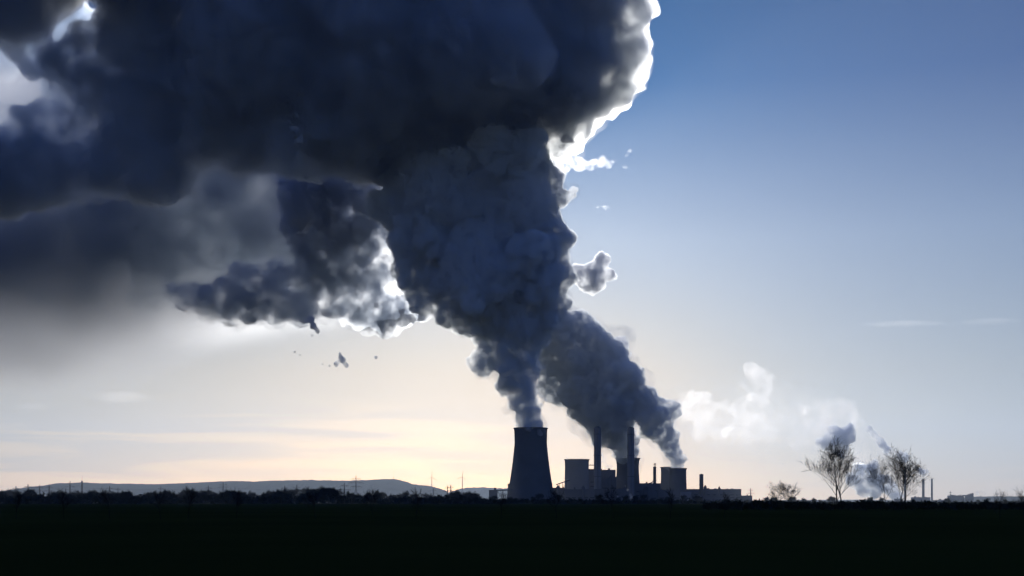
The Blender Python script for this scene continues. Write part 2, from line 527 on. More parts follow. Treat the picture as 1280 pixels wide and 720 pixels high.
def conveyor(pxa, pya, pxb, pyb, Y, label, w=2.0, legs=3):
    a, b = at(pxa, pya, Y), at(pxb, pyb, Y)
    t = empty('conveyor_bridge', (a.x, Y, 0)); tag(t, label, 'conveyor bridge')
    o = Vector((a.x, Y, 0))
    mb = MB(); p, q = a - o, b - o
    d = Vector((0, w, 0)); h = Vector((0, 0, w))
    v = [p - d - h, p + d - h, p + d + h, p - d + h, q - d - h, q + d - h, q + d + h, q - d + h]
    mb.add(v, [(0,1,2,3),(4,7,6,5),(0,4,5,1),(1,5,6,2),(2,6,7,3),(3,7,4,0)])
    mb.build('gallery', M['cladding'], t)
    for k in range(legs):
        u = (k + 1) / (legs + 1); m_ = p.lerp(q, u)
        mb = MB()
        for s in (-1, 1):
            mb.tube([(m_.x + s * 3, s * w, -0.5), (m_.x, s * w * 0.8, m_.z - w)], 0.4, 4)
        mb.build('trestle', M['steel'], t)
    return t
conveyor(621.6, 613.2, 641, 612, 2915, 'thin conveyor bridge from the lone small block to the widest cooling tower', 1.3, 2)
conveyor(735.5, 581.4, 743.5, 581.4, 3190, 'upper one of two short ducts between the pale tower and the left tall chimney', 0.9, 0)
conveyor(735.5, 587.0, 743.5, 587.0, 3190, 'lower one of two short ducts between the pale tower and the left tall chimney', 1.6, 0)

def silo(px, ptop, w, Y, label):
    t = empty('silo', (X(px, Y), Y, 0)); tag(t, label, 'silo', 'silos at the foot of the plant')
    H = Zt(ptop, Y); r = px2m(w / 2, Y)
    mb = MB(); mb.lathe([(r, -0.5), (r, H * 0.88)], 28); mb.build('drum', M['cladding'], t, True)
    mb = MB(); mb.lathe([(r + 0.3, H * 0.88), (r * 0.3, H), (0.05, H)], 28); mb.build('cone_roof', M['steel'], t)
    mb = MB(); mb.tube([(0, -r - 0.3, 0), (0, -r - 0.3, H * 0.9)], 0.4, 5); mb.build('downpipe', M['steel'], t)
for px, pt, w, Y, lb in ((697.5, 606.5, 4.5, 3080, 'grey silo just right of the widest cooling tower'), (729, 607, 4, 2980, 'grey silo before the right edge of the pale cooling tower'),
        (808, 608, 5, 3075, 'grey silo before the turbine hall, left of the low towers'), (881.5, 606.5, 4, 3230, 'grey silo right of the short stout chimney'), (899, 608, 3, 3240, 'slim silo on the middle of the long right hall front')):
    silo(px, pt, w, Y, lb)
conveyor(695, 606, 712, 600, 3085, 'sloping conveyor bridge rising to the pale cooling tower', 1.3, 3)
conveyor(800, 612, 818, 601, 3070, 'sloping conveyor bridge before the turbine hall', 1.3, 3)
conveyor(905, 612, 930, 621, 3200, 'conveyor bridge sloping down beyond the long right hall', 1.2, 3)
conveyor(752, 607, 768, 592, 3010, 'steep conveyor bridge before the boiler house', 1.4, 3)

# a lattice frame on the thin chimney's top and a conveyor transfer tower
def lattice(mb, w0, w1, H, n, r=0.25, z0=0.0):
    def c(k, u):
        w = w0 + (w1 - w0) * u
        s = ((-1, -1), (1, -1), (1, 1), (-1, 1))[k % 4]
        return Vector((s[0] * w, s[1] * w, z0 + H * u))
    for k in range(4):
        mb.tube([c(k, 0), c(k, 1)], r, 4)
        for i in range(n):
            mb.tube([c(k, i / n), c(k + 1, (i + 1) / n)], r * 0.6, 3)
            mb.tube([c(k + 1, i / n), c(k, (i + 1) / n)], r * 0.6, 3)
            mb.tube([c(k, (i + 1) / n), c(k + 1, (i + 1) / n)], r * 0.6, 3)

t = empty('lattice_mast', (X(818.3, 3250), 3250 - 6, 0)); tag(t, 'slim steel lattice mast at the thin chimney between the towers', 'mast')
mb = MB(); lattice(mb, 2.6, 2.2, Zt(579, 3250), 22, 0.3); mb.build('frame', M['steel'], t)
mb = MB(); mb.box(-3, 3, -3, 3, Zt(580.6, 3250), Zt(580.0, 3250)); mb.build('platform', M['steel'], t)

# ------------------------------------------------------------------ pylons, masts, turbines
def pylon_mesh(H, arms, wide=3.6, r=0.3):
    t = empty('pylon')
    mb = MB(); lattice(mb, H * 0.085, H * 0.03, H * 0.45, 6, r); lattice(mb, H * 0.03, 0.35, H * 0.55, 10, r * 0.85, H * 0.45)
    mb.build('lattice_body', M['steel'], t)
    for (u, half) in arms:
        mb = MB(); z = H * u
        for s in (-1, 1):
            for yy in (-0.6, 0.6):
                mb.tube([(0, yy, z), (s * half, 0, z)], r * 0.8, 4)
                mb.tube([(0, yy, z + H * 0.035), (s * half, 0, z)], r * 0.6, 4)
            for q in (0.55, 1.0):
                mb.tube([(s * half * q, 0, z), (s * half * q, 0, z - 2.4)], 0.22, 4)
        mb.build('cross_arm', M['steel'], t)
    return t
p_tall = pylon_mesh(58, [(0.60, 11), (0.74, 15), (0.88, 10)])
p_mid = pylon_mesh(42, [(0.66, 13), (0.86, 8)])
used = set()
def put_pylon(proto, px, ptop, label, rz=0.0):
    H = 58 if proto is p_tall else 42
    Y = H * F / (HY - ptop)
    o = proto if proto not in used else copy_tree(proto)
    used.add(proto)
    o.location = (X(px, Y), Y, 0); o.rotation_euler = (0, 0, rz)
    tag(o, label, 'pylon', 'electricity pylons on the plain')
    return o, (X(px, Y), Y, H)
PY = [(p_tall, 445, 593.5, 'tallest pylon on the plain, in front of the highest part of the hill', 0.1),
      (p_mid, 430.5, 602.5, 'shorter pylon just left of the tallest one before the hill', 0.0),
      (p_tall, 279, 601.5, 'pylon with wide arms near the left hill, right of a fainter one', 0.4),
      (p_mid, 260.5, 606, 'squat pylon just left of the wide armed one by the left hill', 0.3),
      (p_mid, 542, 609.5, 'small pylon below the left wind turbine', 0.2),
      (p_mid, 559.5, 606, 'left one of two close pylons between the wind turbines', 0.5),
      (p_mid, 563.5, 605, 'right one of two close pylons between the wind turbines', 0.5),
      (p_tall, 87.5, 600.5, 'slender pylon beside the solid radio mast at the left hill end', 0.9),
      (p_mid, 61.5, 604.5, 'pylon at the very foot of the left hill', 1.0),
      (p_mid, 49.5, 605, 'pylon left of the hill foot, second from its foot', 1.0),
      (p_mid, 35, 604, 'pylon standing before open sky left of the hill', 0.8),
      (p_mid, 20, 606.5, 'leftmost low pylon with wide arms above the far trees', 0.1),
      (p_mid, 137, 606.5, 'pylon in the left hill part, right of the solid radio mast', 0.5),
      (p_mid, 147.5, 608.5, 'small pylon behind the trees in front of the left hill', 0.5),
      (p_mid, 201, 607, 'lone pylon in front of the middle of the left hill', 0.4),
      (p_mid, 232, 607.5, 'low pylon between the middle of the hill and the squat pylon', 0.4),
      (p_mid, 356, 606, 'faint pylon in front of the long low hill crest', 0.4),
      (p_mid, 371, 605, 'faint pylon left of the round bush in front of the hill', 0.4),
      (p_mid, 938.3, 609.5, 'pylon right of the power station behind the low shed', 0.3),
      (p_mid, 1188, 613, 'pylon left of the dark works in the right distance', 0.6),
      (p_mid, 1226, 618.5, 'tiny pylon at the foot of the right hill', 0.6)]
tops = {}
for pr, px, pt, lb, rz in PY:
    o, tp = put_pylon(pr, px, pt, lb, rz); tops[px] = tp

def cable(a, b, label, sag=0.02, r=0.09):
    a, b = Vector(a), Vector(b); L = (a - b).length
    pts = [a.lerp(b, u) - Vector((0, 0, 4 * sag * L * u * (1 - u))) for u in np.linspace(0, 1, 14)]
    mb = MB(); mb.tube(pts, r, 4)
    o = mb.build('power_line', M['steel'])
    tag(o, label, 'power line', 'power lines between the pylons')
def tp(px, u, off):
    x, y, H = tops[px]; return (x + off, y, H * u)
def off_left(y, z): return (X(-60, y), y, z)
for pxa, pxb, ofs in ((87.5, 61.5, 8), (61.5, 35, 8), (35, 20, 8), (137, 87.5, 8), (201, 137, 9), (260.5, 201, 9), (279, 260.5, 9), (430.5, 279, 9), (445, 430.5, 9), (542, 445, 9)):
    for s, word in ((-1, 'nearer'), (1, 'farther')):
        cable(tp(pxa, 0.84, s * ofs), tp(pxb, 0.84, s * ofs), 'thin power line strung between two pylons before the left horizon', 0.012)

def mast(px, ptop, H, label, w=1.8, solid=False):
    Y = H * F / (HY - ptop)
    t = empty('radio_mast', (X(px, Y), Y, 0)); tag(t, label, 'mast')
    mb = MB(); lattice(mb, w, w * 0.5, H * 0.82, 14, 0.32 if not solid else 0.7); mb.build('lattice_body', M['steel'], t)
    mb = MB(); mb.tube([(0, 0, H * 0.8), (0, 0, H)], 0.35, 5); mb.build('antenna', M['steel'], t)
    for z in ((0.62, 0.75) if solid else (0.75,)):
        mb = MB(); mb.lathe([(w + 1.2, H * z), (w + 1.2, H * z + 2.0), (0.3, H * z + 2.0)], 12); mb.build('platform', M['steel'], t)
mast(102.5, 594.5, 90, 'solid looking radio mast at the left end of the hill', 2.6, True)
o_m = mast(492, 588.5, 250, 'thin radio mast on the highest part of the hill', 2.5)
mast(499.5, 597.5, 195, 'tiny mast right of the thin radio mast on the hill top', 2.0)

def turbine(px, phub, Y, label, blade, ang):
    t = empty('wind_turbine', (X(px, Y), Y, 0)); tag(t, label, 'wind turbine', 'wind turbines before the hill')
    H = Zt(phub, Y)
    mb = MB(); mb.lathe([(2.6, -0.5), (1.9, H * 0.6), (1.4, H - 1)], 20); mb.build('tower', M['white_paint'], t, True)
    mb = MB(); mb.tube([(0, 5, H), (0, 3, H), (0, -1.5, H), (0, -3, H)], [1.2, 1.9, 1.9, 1.2], 10); mb.build('nacelle', M['white_paint'], t, True)
    mb = MB(); mb.tube([(0, -3, H), (0, -4.2, H), (0, -5, H)], [1.4, 1.3, 0.3], 10); mb.build('hub', M['white_paint'], t, True)
    for k in range(3):
        a = math.radians(ang + 120 * k)
        d = Vector((math.sin(a), 0, math.cos(a))); n_ = Vector((math.cos(a), 0, -math.sin(a)))
        c = Vector((0, -3.8, H))
        mb = MB(); v = []
        for u, ch in ((0.02, 0.7), (0.12, 1.5), (0.25, 2.1), (0.6, 1.2), (1.0, 0.3)):
            p = c + d * blade * u
            v += [p - n_ * ch * 0.4, p + Vector((0, -0.35 * (1.1 - u), 0)), p + n_ * ch * 0.6, p + Vector((0, 0.35 * (1.1 - u), 0))]
        f = [(i*4+k2, i*4+(k2+1) % 4, (i+1)*4+(k2+1) % 4, (i+1)*4+k2) for i in range(4) for k2 in range(4)] + [(3,2,1,0),(16,17,18,19)]
        mb.add(v, f); mb.build('blade', M['white_paint'], t)
turbine(539.8, 596.4, 6500, 'left one of the two wind turbines right of the hill', 38, 2)
turbine(577.9, 596.0, 6500, 'right one of the two wind turbines, nearer the power station', 34, 8)

# ------------------------------------------------------------------ right distance: works and chimneys
YR = 5600
chimney(1130.2, 1132.6, 583.5, YR, 'tallest thin chimney in the right distance, seen through the bare tree', 'distant chimneys', 1.15, 1, 'dark_concrete')
chimney(1152.6, 1155.6, 599.2, YR, 'left one of two equal distant chimneys beside the right tree', 'distant chimneys', 1.1, 1, 'dark_concrete')
chimney(1163.7, 1166.0, 598.6, YR, 'right one of two equal distant chimneys beside the right tree', 'distant chimneys', 1.1, 1, 'concrete')
building(1144, 1163, 621.5, YR, 60, 'low works hall at the foot of the two equal distant chimneys', units=5)
building(1171, 1190, 625, YR, 60, 'flat hall right of the two equal distant chimneys', units=3)
building(1190, 1205, 619.5, YR, 60, 'broad dark works building in the right distance', units=6)
building(1209, 1214.5, 618.8, YR, 30, 'narrow works tower at the right end of the distant works', units=1)
building(1213, 1217, 616.8, YR + 40, 10, 'slim upper works tower highest of the distant works', units=1)
building(1120, 1129, 623.5, YR, 30, 'small shed behind the right bare tree', units=2)
conveyor(1203, 619.5, 1211, 619.5, YR, 'short bridge joining the distant works building and its tower', 3, 0)

# ------------------------------------------------------------------ trees
def grow(seed, H, stems=1, spread=0.5, levels=5, r0=0.02, twigs=1.0, upright=0.5, low=0.22, open_=1.0, rmin=0.016):
    """a bare tree: returns trunk MB and crown MB"""
    r = random.Random(seed)
    trunk, crown = MB(), MB()
    def limb(p, d, L, rad, lev, mb):
        n = 4 if lev < 2 else 3
        pts, rads = [p.copy()], [rad]
        cur, dr = p.copy(), d.copy()
        for i in range(n):
            dr = (dr + Vector((r.uniform(-1, 1), r.uniform(-1, 1), r.uniform(-0.5, 0.9) * upright)) * 0.16).normalized()
            cur = cur + dr * L / n
            pts.append(cur.copy()); rads.append(max(rmin * 0.85, rad * (1 - 0.75 * (i + 1) / n)))
        mb.tube(pts, rads, 7 if lev == 0 else (4 if lev < 3 else 3), caps=lev < 1)
        if lev >= levels: return
        k = (9, 7, 6, 5, 4, 3)[min(lev, 5)]
        if lev >= 2: k = int(round(k * twigs))
        for j in range(k):
            u = (low if lev == 0 else 0.25) + (1 - (low if lev == 0 else 0.25)) * (j + r.random() * 0.8) / k
            u = min(u, 0.99)
            i = min(int(u * n), n - 1); f = u * n - i
            q = pts[i].lerp(pts[i + 1], f); rq = rads[i] * (1 - f) + rads[i + 1] * f
            ax = (pts[i + 1] - pts[i]).normalized()
            a = r.uniform(0, 2 * math.pi)
            side = ax.orthogonal().normalized(); side.rotate(Matrix.Rotation(a, 3, ax))
            ang = math.radians(r.uniform(24, 58)) * open_
            nd = (ax * math.cos(ang) + side * math.sin(ang))
            nd = (nd + Vector((0, 0, upright * 0.35))).normalized()
            Ln = L * r.uniform(0.42, 0.66) * (1.15 - 0.55 * u if lev == 0 else 1.0) * (spread / 0.5 if lev == 0 else 1)
            limb(q, nd, Ln, max(rmin, rq * r.uniform(0.45, 0.62)), lev + 1, crown)
    for s in range(stems):
        d = Vector((r.uniform(-.22, .22) * (stems > 1), r.uniform(-.2, .2) * (stems > 1), 1)).normalized()
        limb(Vector((r.uniform(-.5, .5) * (stems > 1), r.uniform(-.5, .5) * (stems > 1), -0.3)), d, H * (0.93 if s else 0.96), H * r0, 0, trunk)
    top = max(max(v[2] for v in trunk.V), max(v[2] for v in crown.V)); q = H / top
    trunk.V = [tuple(c * q for c in v) for v in trunk.V]; crown.V = [tuple(c * q for c in v) for v in crown.V]
    return trunk, crown

def tree(name, loc, seed, H, label, cat='tree', group=None, **k):
    t = empty(name, loc)
    a, b = grow(seed, H, **k)
    a.build('trunk', M['bark'], t, True); b.build('crown', M['twig'], t)
    tag(t, label, cat, group)
    return t
YT = 350.0
g_t = 'tall bare trees at the field edge'
tree('bare_tree', (X(1047.5, YT), YT, 0), 4, 20.5, 'tall bare tree standing left in the upright pair at the field edge', group=g_t, levels=5, upright=0.7, spread=0.60, open_=1.0, r0=0.019, low=0.14, twigs=0.62, rmin=0.032)
tree('bare_tree', (X(1056.5, YT), YT + 3, 0), 9, 19.8, 'tall bare tree standing right in the upright pair at the field edge', group=g_t, levels=5, upright=0.7, spread=0.58, open_=0.9, r0=0.017, low=0.2, twigs=0.62, rmin=0.032)
tree('bare_tree', (X(1124, YT), YT, 0), 15, 18.2, 'broad bare tree whose crown rises in front of the distant steam', group=g_t, levels=5, upright=0.7, spread=0.66, r0=0.017, low=0.16, twigs=0.62, rmin=0.032)
tree('bare_tree', (X(1114, YT), YT + 6, 0), 23, 14.0, 'leaning bare tree at the left foot of the broad one', group=g_t, levels=5, upright=0.5, spread=0.65, r0=0.013, twigs=0.7, rmin=0.016)
tree('bare_tree', (X(1138, YT), YT + 4, 0), 31, 15.0, 'bare tree right of the broad one, beside the distant chimneys', group=g_t, levels=5, upright=0.6, spread=0.6, r0=0.014, low=0.2, twigs=0.62, rmin=0.032)
tree('bare_tree', (X(972, 330), 330, 0), 37, 7.6, 'small bushy bare tree nearest the right end of the power station', levels=5, group=g_t, spread=0.7, r0=0.014, low=0.05, twigs=0.6)
tree('bare_tree', (X(985.5, 330), 330, 0), 41, 7.2, 'thin small bare tree right of the small bushy one', levels=4, group=g_t, spread=0.6, r0=0.010, low=0.2)

# young trees in a row along the lane
ysap = [(20, 609), (80, 607), (137, 606), (201, 608), (235, 605), (296, 607), (394, 610), (467, 606), (520, 607), (626.5, 609), (696, 606), (767, 603.5), (838, 608), (905, 612), (1250, 609), (1279, 605)]
where = ['left picture edge below the leftmost pylons', 'field left of the radio mast', 'field in front of the left hill end', 'field before the lone pylon',
         'field left of the squat pylon', 'field before the left hill crest', 'field left of the round bush', 'field below the thin radio mast',
         'field left of the wind turbines', 'field at the lone small block', 'field between widest and pale cooling tower', 'field between the two tall chimneys',
         'field in front of the low cooling towers', 'field before the long right hall', 'field in front of the right hill', 'far right picture edge']
protos = [grow(100 + i, 4.6, levels=3, spread=0.42 + 0.06 * i, r0=0.012, low=0.25 + 0.05 * i, upright=1.0, rmin=0.009) for i in range(4)]
pro_me = []
for i, (a, b) in enumerate(protos):
    t = empty('young_tree'); a.build('trunk', M['bark'], t, True); b.build('crown', M['twig'], t); pro_me.append(t)
for i, ((px, pt), w) in enumerate(zip(ysap, where)):
    Y = 138.0 + (i % 3) * 2
    t = pro_me[i] if i < 4 else copy_tree(pro_me[i % 4])
    t.location = (X(px, Y), Y, -0.05)
    s = Zt(pt, Y) / 4.6
    t.scale = (s, s, s); t.rotation_euler = (0, 0, i * 1.7)
    tag(t, 'slender young bare tree on the ' + w, 'young tree', 'young trees in a row across the field')

# far trees that stand out of the wooded strip
fk = []
for i in range(7):
    a, b = grow(200 + i, 10.0, stems=1 + i % 3, levels=5, spread=0.7, r0=0.016, low=0.1, upright=0.5, twigs=1.25)
    for q in range(len(b.V)): pass
    t = empty('far_tree'); a.build('trunk', M['bark'], t); b.build('crown', M['shrub'], t); fk.append(t)
rr = random.Random(77)
prof_tops = [(-20, 612), (60, 612), (90, 611), (125, 610), (160, 613), (205, 612), (240, 609), (290, 611), (330, 614), (352, 611), (400, 608), (412, 606), (425, 613), (470, 613), (520, 615), (575, 613), (600, 617), (640, 618), (700, 618), (760, 619), (840, 619), (930, 621), (1000, 621), (1080, 622), (1190, 623), (1300, 620)]
spots = []
x = -25.0
while x < 1300:
    spots.append(x); x += rr.uniform(5.0, 9.0) if x < 640 else rr.uniform(8, 15)
for i, px in enumerate(spots):
    Y = rr.uniform(1500, 2500)
    top = np.interp(px, [p[0] for p in prof_tops], [p[1] for p in prof_tops]) + rr.uniform(-2.5, 6.5)
    t = fk[i] if i < 7 else copy_tree(fk[rr.randrange(7)])
    h = Zt(top, Y)
    s = h / 10.0
    t.location = (X(px, Y), Y, -0.1); t.rotation_euler = (0, 0, rr.uniform(0, 6.28)); t.scale = (s * rr.uniform(1.0, 1.5), s, s)
    side = 'left of the power station' if px < 630 else ('in front of the power station' if px < 940 else 'right of the power station')
    tag(t, 'dark bare tree in the far tree belt ' + side, 'tree', 'bare trees of the far belt ' + side)
for (px, pt, w, lb) in ((411, 605.5, 1.9, 'round dense bush taller than its neighbours in front of the hill'), (289, 609.5, 1.5, 'broad round tree just right of the wide armed pylon')):
    t = copy_tree(fk[2]); Y = 1400; s = Zt(pt, Y) / 10.0
    t.location = (X(px, Y), Y, -0.1); t.scale = (s * w, s * w, s)
    tag(t, lb, 'tree', 'rounded trees before the hill')

# the belt's undergrowth: nobody could count it
def scrub(name, px0, px1, Y0, Y1, tops_, n, seed, size=(0.5, 1.3)):
    r = np.random.default_rng(seed)
    V, Fc = [], []
    px = r.uniform(px0, px1, n); Y = r.uniform(Y0, Y1, n)
    tz = np.interp(px, [p[0] for p in tops_], [p[1] for p in tops_])
    h = (EYE + (HY - tz) / F * Y) * r.uniform(0.0, 1.0, n) ** 0.8
    h *= 0.75 + 0.5 * np.array([noise.noise(Vector((a * 0.09, b * 0.004, seed))) for a, b in zip(px, Y)])
    h = np.maximum(h, 0.05)
    for a, y, z in zip(px, Y, h):
        c = np.array([(a - 640) / F * y, y, z])
        for q in range(2):
            d = r.normal(size=(3, 3)) * r.uniform(*size) * (0.6 if q else 1)
            k = len(V)
            V += [c + d[0], c + d[1], c + d[2]]; Fc.append((k, k + 1, k + 2))
    o = mesh_obj(name, V, Fc, M['shrub']); o['kind'] = 'stuff'; o['label'] = 'dark undergrowth and low scrub along the far edge of the field'
    return o
t1 = [(p[0], p[1] + 6.5) for p in prof_tops]
scrub('undergrowth', -40, 640, 1300, 2500, t1, 18000, 5, (0.9, 2.2))
scrub('undergrowth', 640, 1320, 1300, 2500, t1, 12000, 6, (0.8, 1.8))
# low hedge of scrub nearer in, between the trees on the right and bottom of the plant
scrub('hedge_scrub', 880, 1320, 300, 420, [(880, 629), (960, 626), (975, 623), (1000, 627), (1045, 628), (1080, 625), (1105, 627), (1150, 624.5), (1200, 628), (1320, 627)], 6000, 8, (0.15, 0.5))

# ------------------------------------------------------------------ steam plumes and clouds
steam = vol_material('dense_steam', 0.17, (0.88, 0.92, 0.955), g=0.5, fwd=0.2, noise=(26, 0.35, 0.64, 5), step=0.22)
steam2 = vol_material('rising_steam', 0.17, (0.88, 0.92, 0.955), g=0.5, fwd=0.2, noise=(20, 0.38, 0.62, 6), step=0.2)
gp = 'steam plumes of the power station'
FINE = ((40, 16, 'CLOUDS'), (15, 11, 'CLOUDS'), (7, 4, 'CLOUDS'))

A = [(663,535,18,YA),(662,528,17.5,YA),(660,517,17,YA),(657,503,18,YA),(653,490,20,YA),(648,474,23,YA),(646,458,24,YA),(636,445,26,YA),(646,430,28,YA),
     (603,457,16,YA),(590,452,7,YA),(611,440,17,YA),(632,492,7,YA),(636,508,6,YA),(628,478,8,YA),
     (650,405,38,YA),(620,392,38,YA),(672,385,30,YA),(590,378,34,YA),(566,378,20,YA),(655,335,50,YA),(600,320,66,YA),(550,350,30,YA),
     (528,300,42,YA),(505,262,36,YA),(690,298,26,YA),(697,340,20,YA),(690,378,20,YA),(690,246,16,YA),(702,247,11,YA),(712,244,8,YA),(717,237,6,YA),(685,228,20,YA),
     (640,260,60,YA),(560,240,74,YA),(610,190,74,YA),(636,150,50,YA),(520,205,48,YA),(480,215,20,YA),
     (520,345,26,YA),(528,374,18,YA),(556,390,16,YA),(508,330,18,YA),(580,402,16,YA),(540,380,14,YA)]
oA = hull('steam_plume', A, 3.2, steam, disp=FINE, seed=3, n=9)
tag(oA, 'dark grey steam plume rising from the tall wide cooling tower into the huge cloud', 'steam plume', gp)
B = [(785,577,12,3420),(783,566,15,3405),(778,552,19,3385),(768,540,24,3360),(757,525,28,3340),(745,508,32,YB),(770,505,32,YB),(735,485,34,YB),(765,480,35,YB),
     (795,500,22,YB),(792,480,16,YB),(725,460,33,YB),(755,450,33,YB),(705,440,27,YB),(735,425,27,YB),(770,440,14,YB),(700,415,29,YB),(725,405,18,YB),
     (690,470,19,YB+60),(682,485,12,YB+60),(700,495,15,YB+60),(676,450,13,YB+60),(684,428,17,YB),(680,408,18,YB),(690,395,20,YB),(672,436,12,YB)]
oB = hull('steam_plume', B, 3.2, steam2, disp=FINE, seed=5, n=9)
tag(oB, 'thick steam plume leaning left from the cooling tower behind the right tall chimney', 'steam plume', gp)
B2 = [(776,431,11,YB+120),(771,440,10,YB+120),(782,445,9,YB+120),(765,432,8,YB+120)]
oB2 = hull('steam_puff', B2, 3.2, vol_material('mid_steam', 0.12, (0.90, 0.93, 0.97), g=0.5, fwd=0.2, noise=(18, 0.36, 0.62, 5), step=0.3), disp=FINE, seed=51, n=8)
tag(oB2, 'small paler steam puff at the right shoulder of the thick leaning plume', 'steam puff')
C_ = [(847,586,8.5,YB),(846,577,9.5,YB),(841,565,11,YB),(834,551,14,YB),(825,538,18,YB),(815,522,21,YB),(831,521,12,YB),(843,511,9,YB),(837,507,8,YB),(838,520,9,YB),(803,506,20,YB),(788,500,20,YB)]
oC = hull('steam_plume', C_, 3.0, steam2, disp=((40,12,'CLOUDS'),(14,10,'CLOUDS'),(6,5,'CLOUDS')), seed=8, n=9)
tag(oC, 'narrow steam plume leaning left from the smallest cooling tower at the right', 'steam plume', gp)
P = [(742,342,17,YA),(730,348,12,YA),(752,327,11,YA),(761,343,9,YA),(738,363,8,YA),(724,338,9,YA),(746,357,9,YA)]
oP = hull('steam_puff', P, 3.0, vol_material('thin_steam', 0.16, (0.90, 0.93, 0.97), g=0.5, fwd=0.3, noise=(22, 0.30, 0.62, 5), step=0.3), disp=FINE, seed=9, n=9)
tag(oP, 'detached steam puff just right of the main plume, bright at its edges', 'steam puff')

YC = 2860.0
D = [(774,60,38,YC),(790,12,26,YC),(796,40,18,YC),(780,-20,26,YC),(798,88,18,YC),(803,78,13,YC),(805,48,13,YC),(802,104,11,YC),(780,126,14,YC),(742,136,14,YC),(765,105,28,YC),(722,118,32,YC),(730,30,76,YC),(690,70,96,YC),
     (600,60,130,YC),(500,60,140,YC),(430,130,90,YC),(440,60,120,YC),
     (340,50,130,YC),(270,110,84,YC),(200,40,84,YC),(180,150,60,YC),(190,205,52,YC),
     (70,74,22,YC),(94,106,22,YC),(32,58,26,YC),(30,150,16,YC),(70,140,18,YC),(110,60,30,YC),(50,150,26,YC),(20,165,20,YC),(130,110,40,YC),(130,205,48,YC),(60,210,50,YC),(0,230,44,YC),(100,165,24,YC),(-60,200,70,YC),
     (10,0,50,YC),(60,-30,60,YC),(150,20,40,YC),(-60,-40,90,YC),
     (200,-80,130,YC),(400,-100,150,YC),(600,-100,160,YC),(690,-90,88,YC),(-20,-120,120,YC),(-150,60,80,YC),(-160,-50,130,YC)]
BIG = ((170, 100, 'CLOUDS'), (60, 46, 'CLOUDS'), (24, 24, 'CLOUDS'), (12, 9, 'CLOUDS'))
oD = hull('dark_cloud', D, 6.5, vol_material('cloud', 0.12, (0.935, 0.955, 0.965), g=0.5, fwd=0.45, noise=(55, 0.37, 0.66, 7), step=0.18), disp=BIG, seed=21, n=7, gens=3)
tag(oD, 'huge dark blue grey cloud filling the top left of the sky above the plume', 'cloud')
E_ = [(400,240,52,3300),(375,270,30,3300),(350,345,20,3300),(440,390,22,3300),(500,395,16,3300),(525,385,18,3300),(485,380,20,3300),(420,380,26,3300),(450,396,18,3300),(478,398,16,3300),(470,370,24,3300),(380,385,20,3300),(510,382,18,3300),(470,345,26,3300),(385,225,26,3300),(360,228,20,3300),(420,300,44,3300),(395,330,32,3300),(440,350,32,3300),(400,375,22,3300),(455,385,16,3300),(430,385,16,3300),(470,300,26,3300),(480,250,24,3300)]
oE = hull('dark_cloud', E_, 5.0, vol_material('cloud_fold', 0.11, (0.88, 0.92, 0.97), g=0.5, fwd=0.3, noise=(45, 0.40, 0.60, 5), step=0.18), disp=BIG, seed=22, n=9)
tag(oE, 'middle cloud fold hanging down left of the main plume, above the open sky', 'cloud')
H_ = [(290,240,70,3900),(230,290,62,3900),(150,270,76,3900),(70,290,60,3900),(0,310,50,3900),(-80,300,80,3900),(330,300,44,3900),(100,60,60,3900),(170,110,60,3900),
      (130,340,34,3900),(40,345,30,3900),(60,84,24,3900),(96,84,30,3900),(42,30,40,3900),(124,56,26,3900),(0,62,22,3900),(80,10,30,3900),(45,72,24,3900),(74,100,22,3900),(78,124,20,3900),(48,148,20,3900),(350,330,32,3900),(385,300,40,3900),(400,350,30,3900),(432,368,24,3900),(360,372,20,3900),(180,365,22,3900),(110,360,24,3900),(30,55,36,3900),(66,60,26,3900),(20,76,14,3900),(80,110,22,3900),(20,150,24,3900),(-30,40,50,3900),(320,200,60,3900),(210,345,26,3900),(280,330,34,3900)]
oH = hull('grey_cloud', H_, 9.0, vol_material('cloud_back', 0.032, (0.86, 0.92, 0.98), g=0.5, noise=(120, 0.34, 0.64, 6), fade=(520, 720), step=0.15), disp=((220,150,'CLOUDS'),(80,70,'CLOUDS'),(30,24,'CLOUDS')), seed=24, n=8, gens=3)
tag(oH, 'grey cloud mass between the dark top cloud and the low ragged roll at the left', 'cloud')
G_ = [(310,350,22,3400),(345,345,22,3400),(280,358,16,3400),(350,380,24,3400),(320,378,26,3400),(290,380,24,3400),(262,376,22,3400),(235,370,16,3400),(215,362,8,3400),(375,382,24,3400),(340,362,12,3400),(300,362,10,3400),(245,362,8,3400)]
oG = hull('dark_cloud', G_, 4.5, vol_material('cloud_roll', 0.10, (0.88, 0.92, 0.97), g=0.5, fwd=0.4, noise=(40, 0.36, 0.62, 5), step=0.2), disp=((60,30,'CLOUDS'),(22,16,'CLOUDS'),(9,5,'CLOUDS')), seed=23, n=9)
tag(oG, 'low ragged dark cloud roll with a flat underside, left of the middle fold', 'cloud')

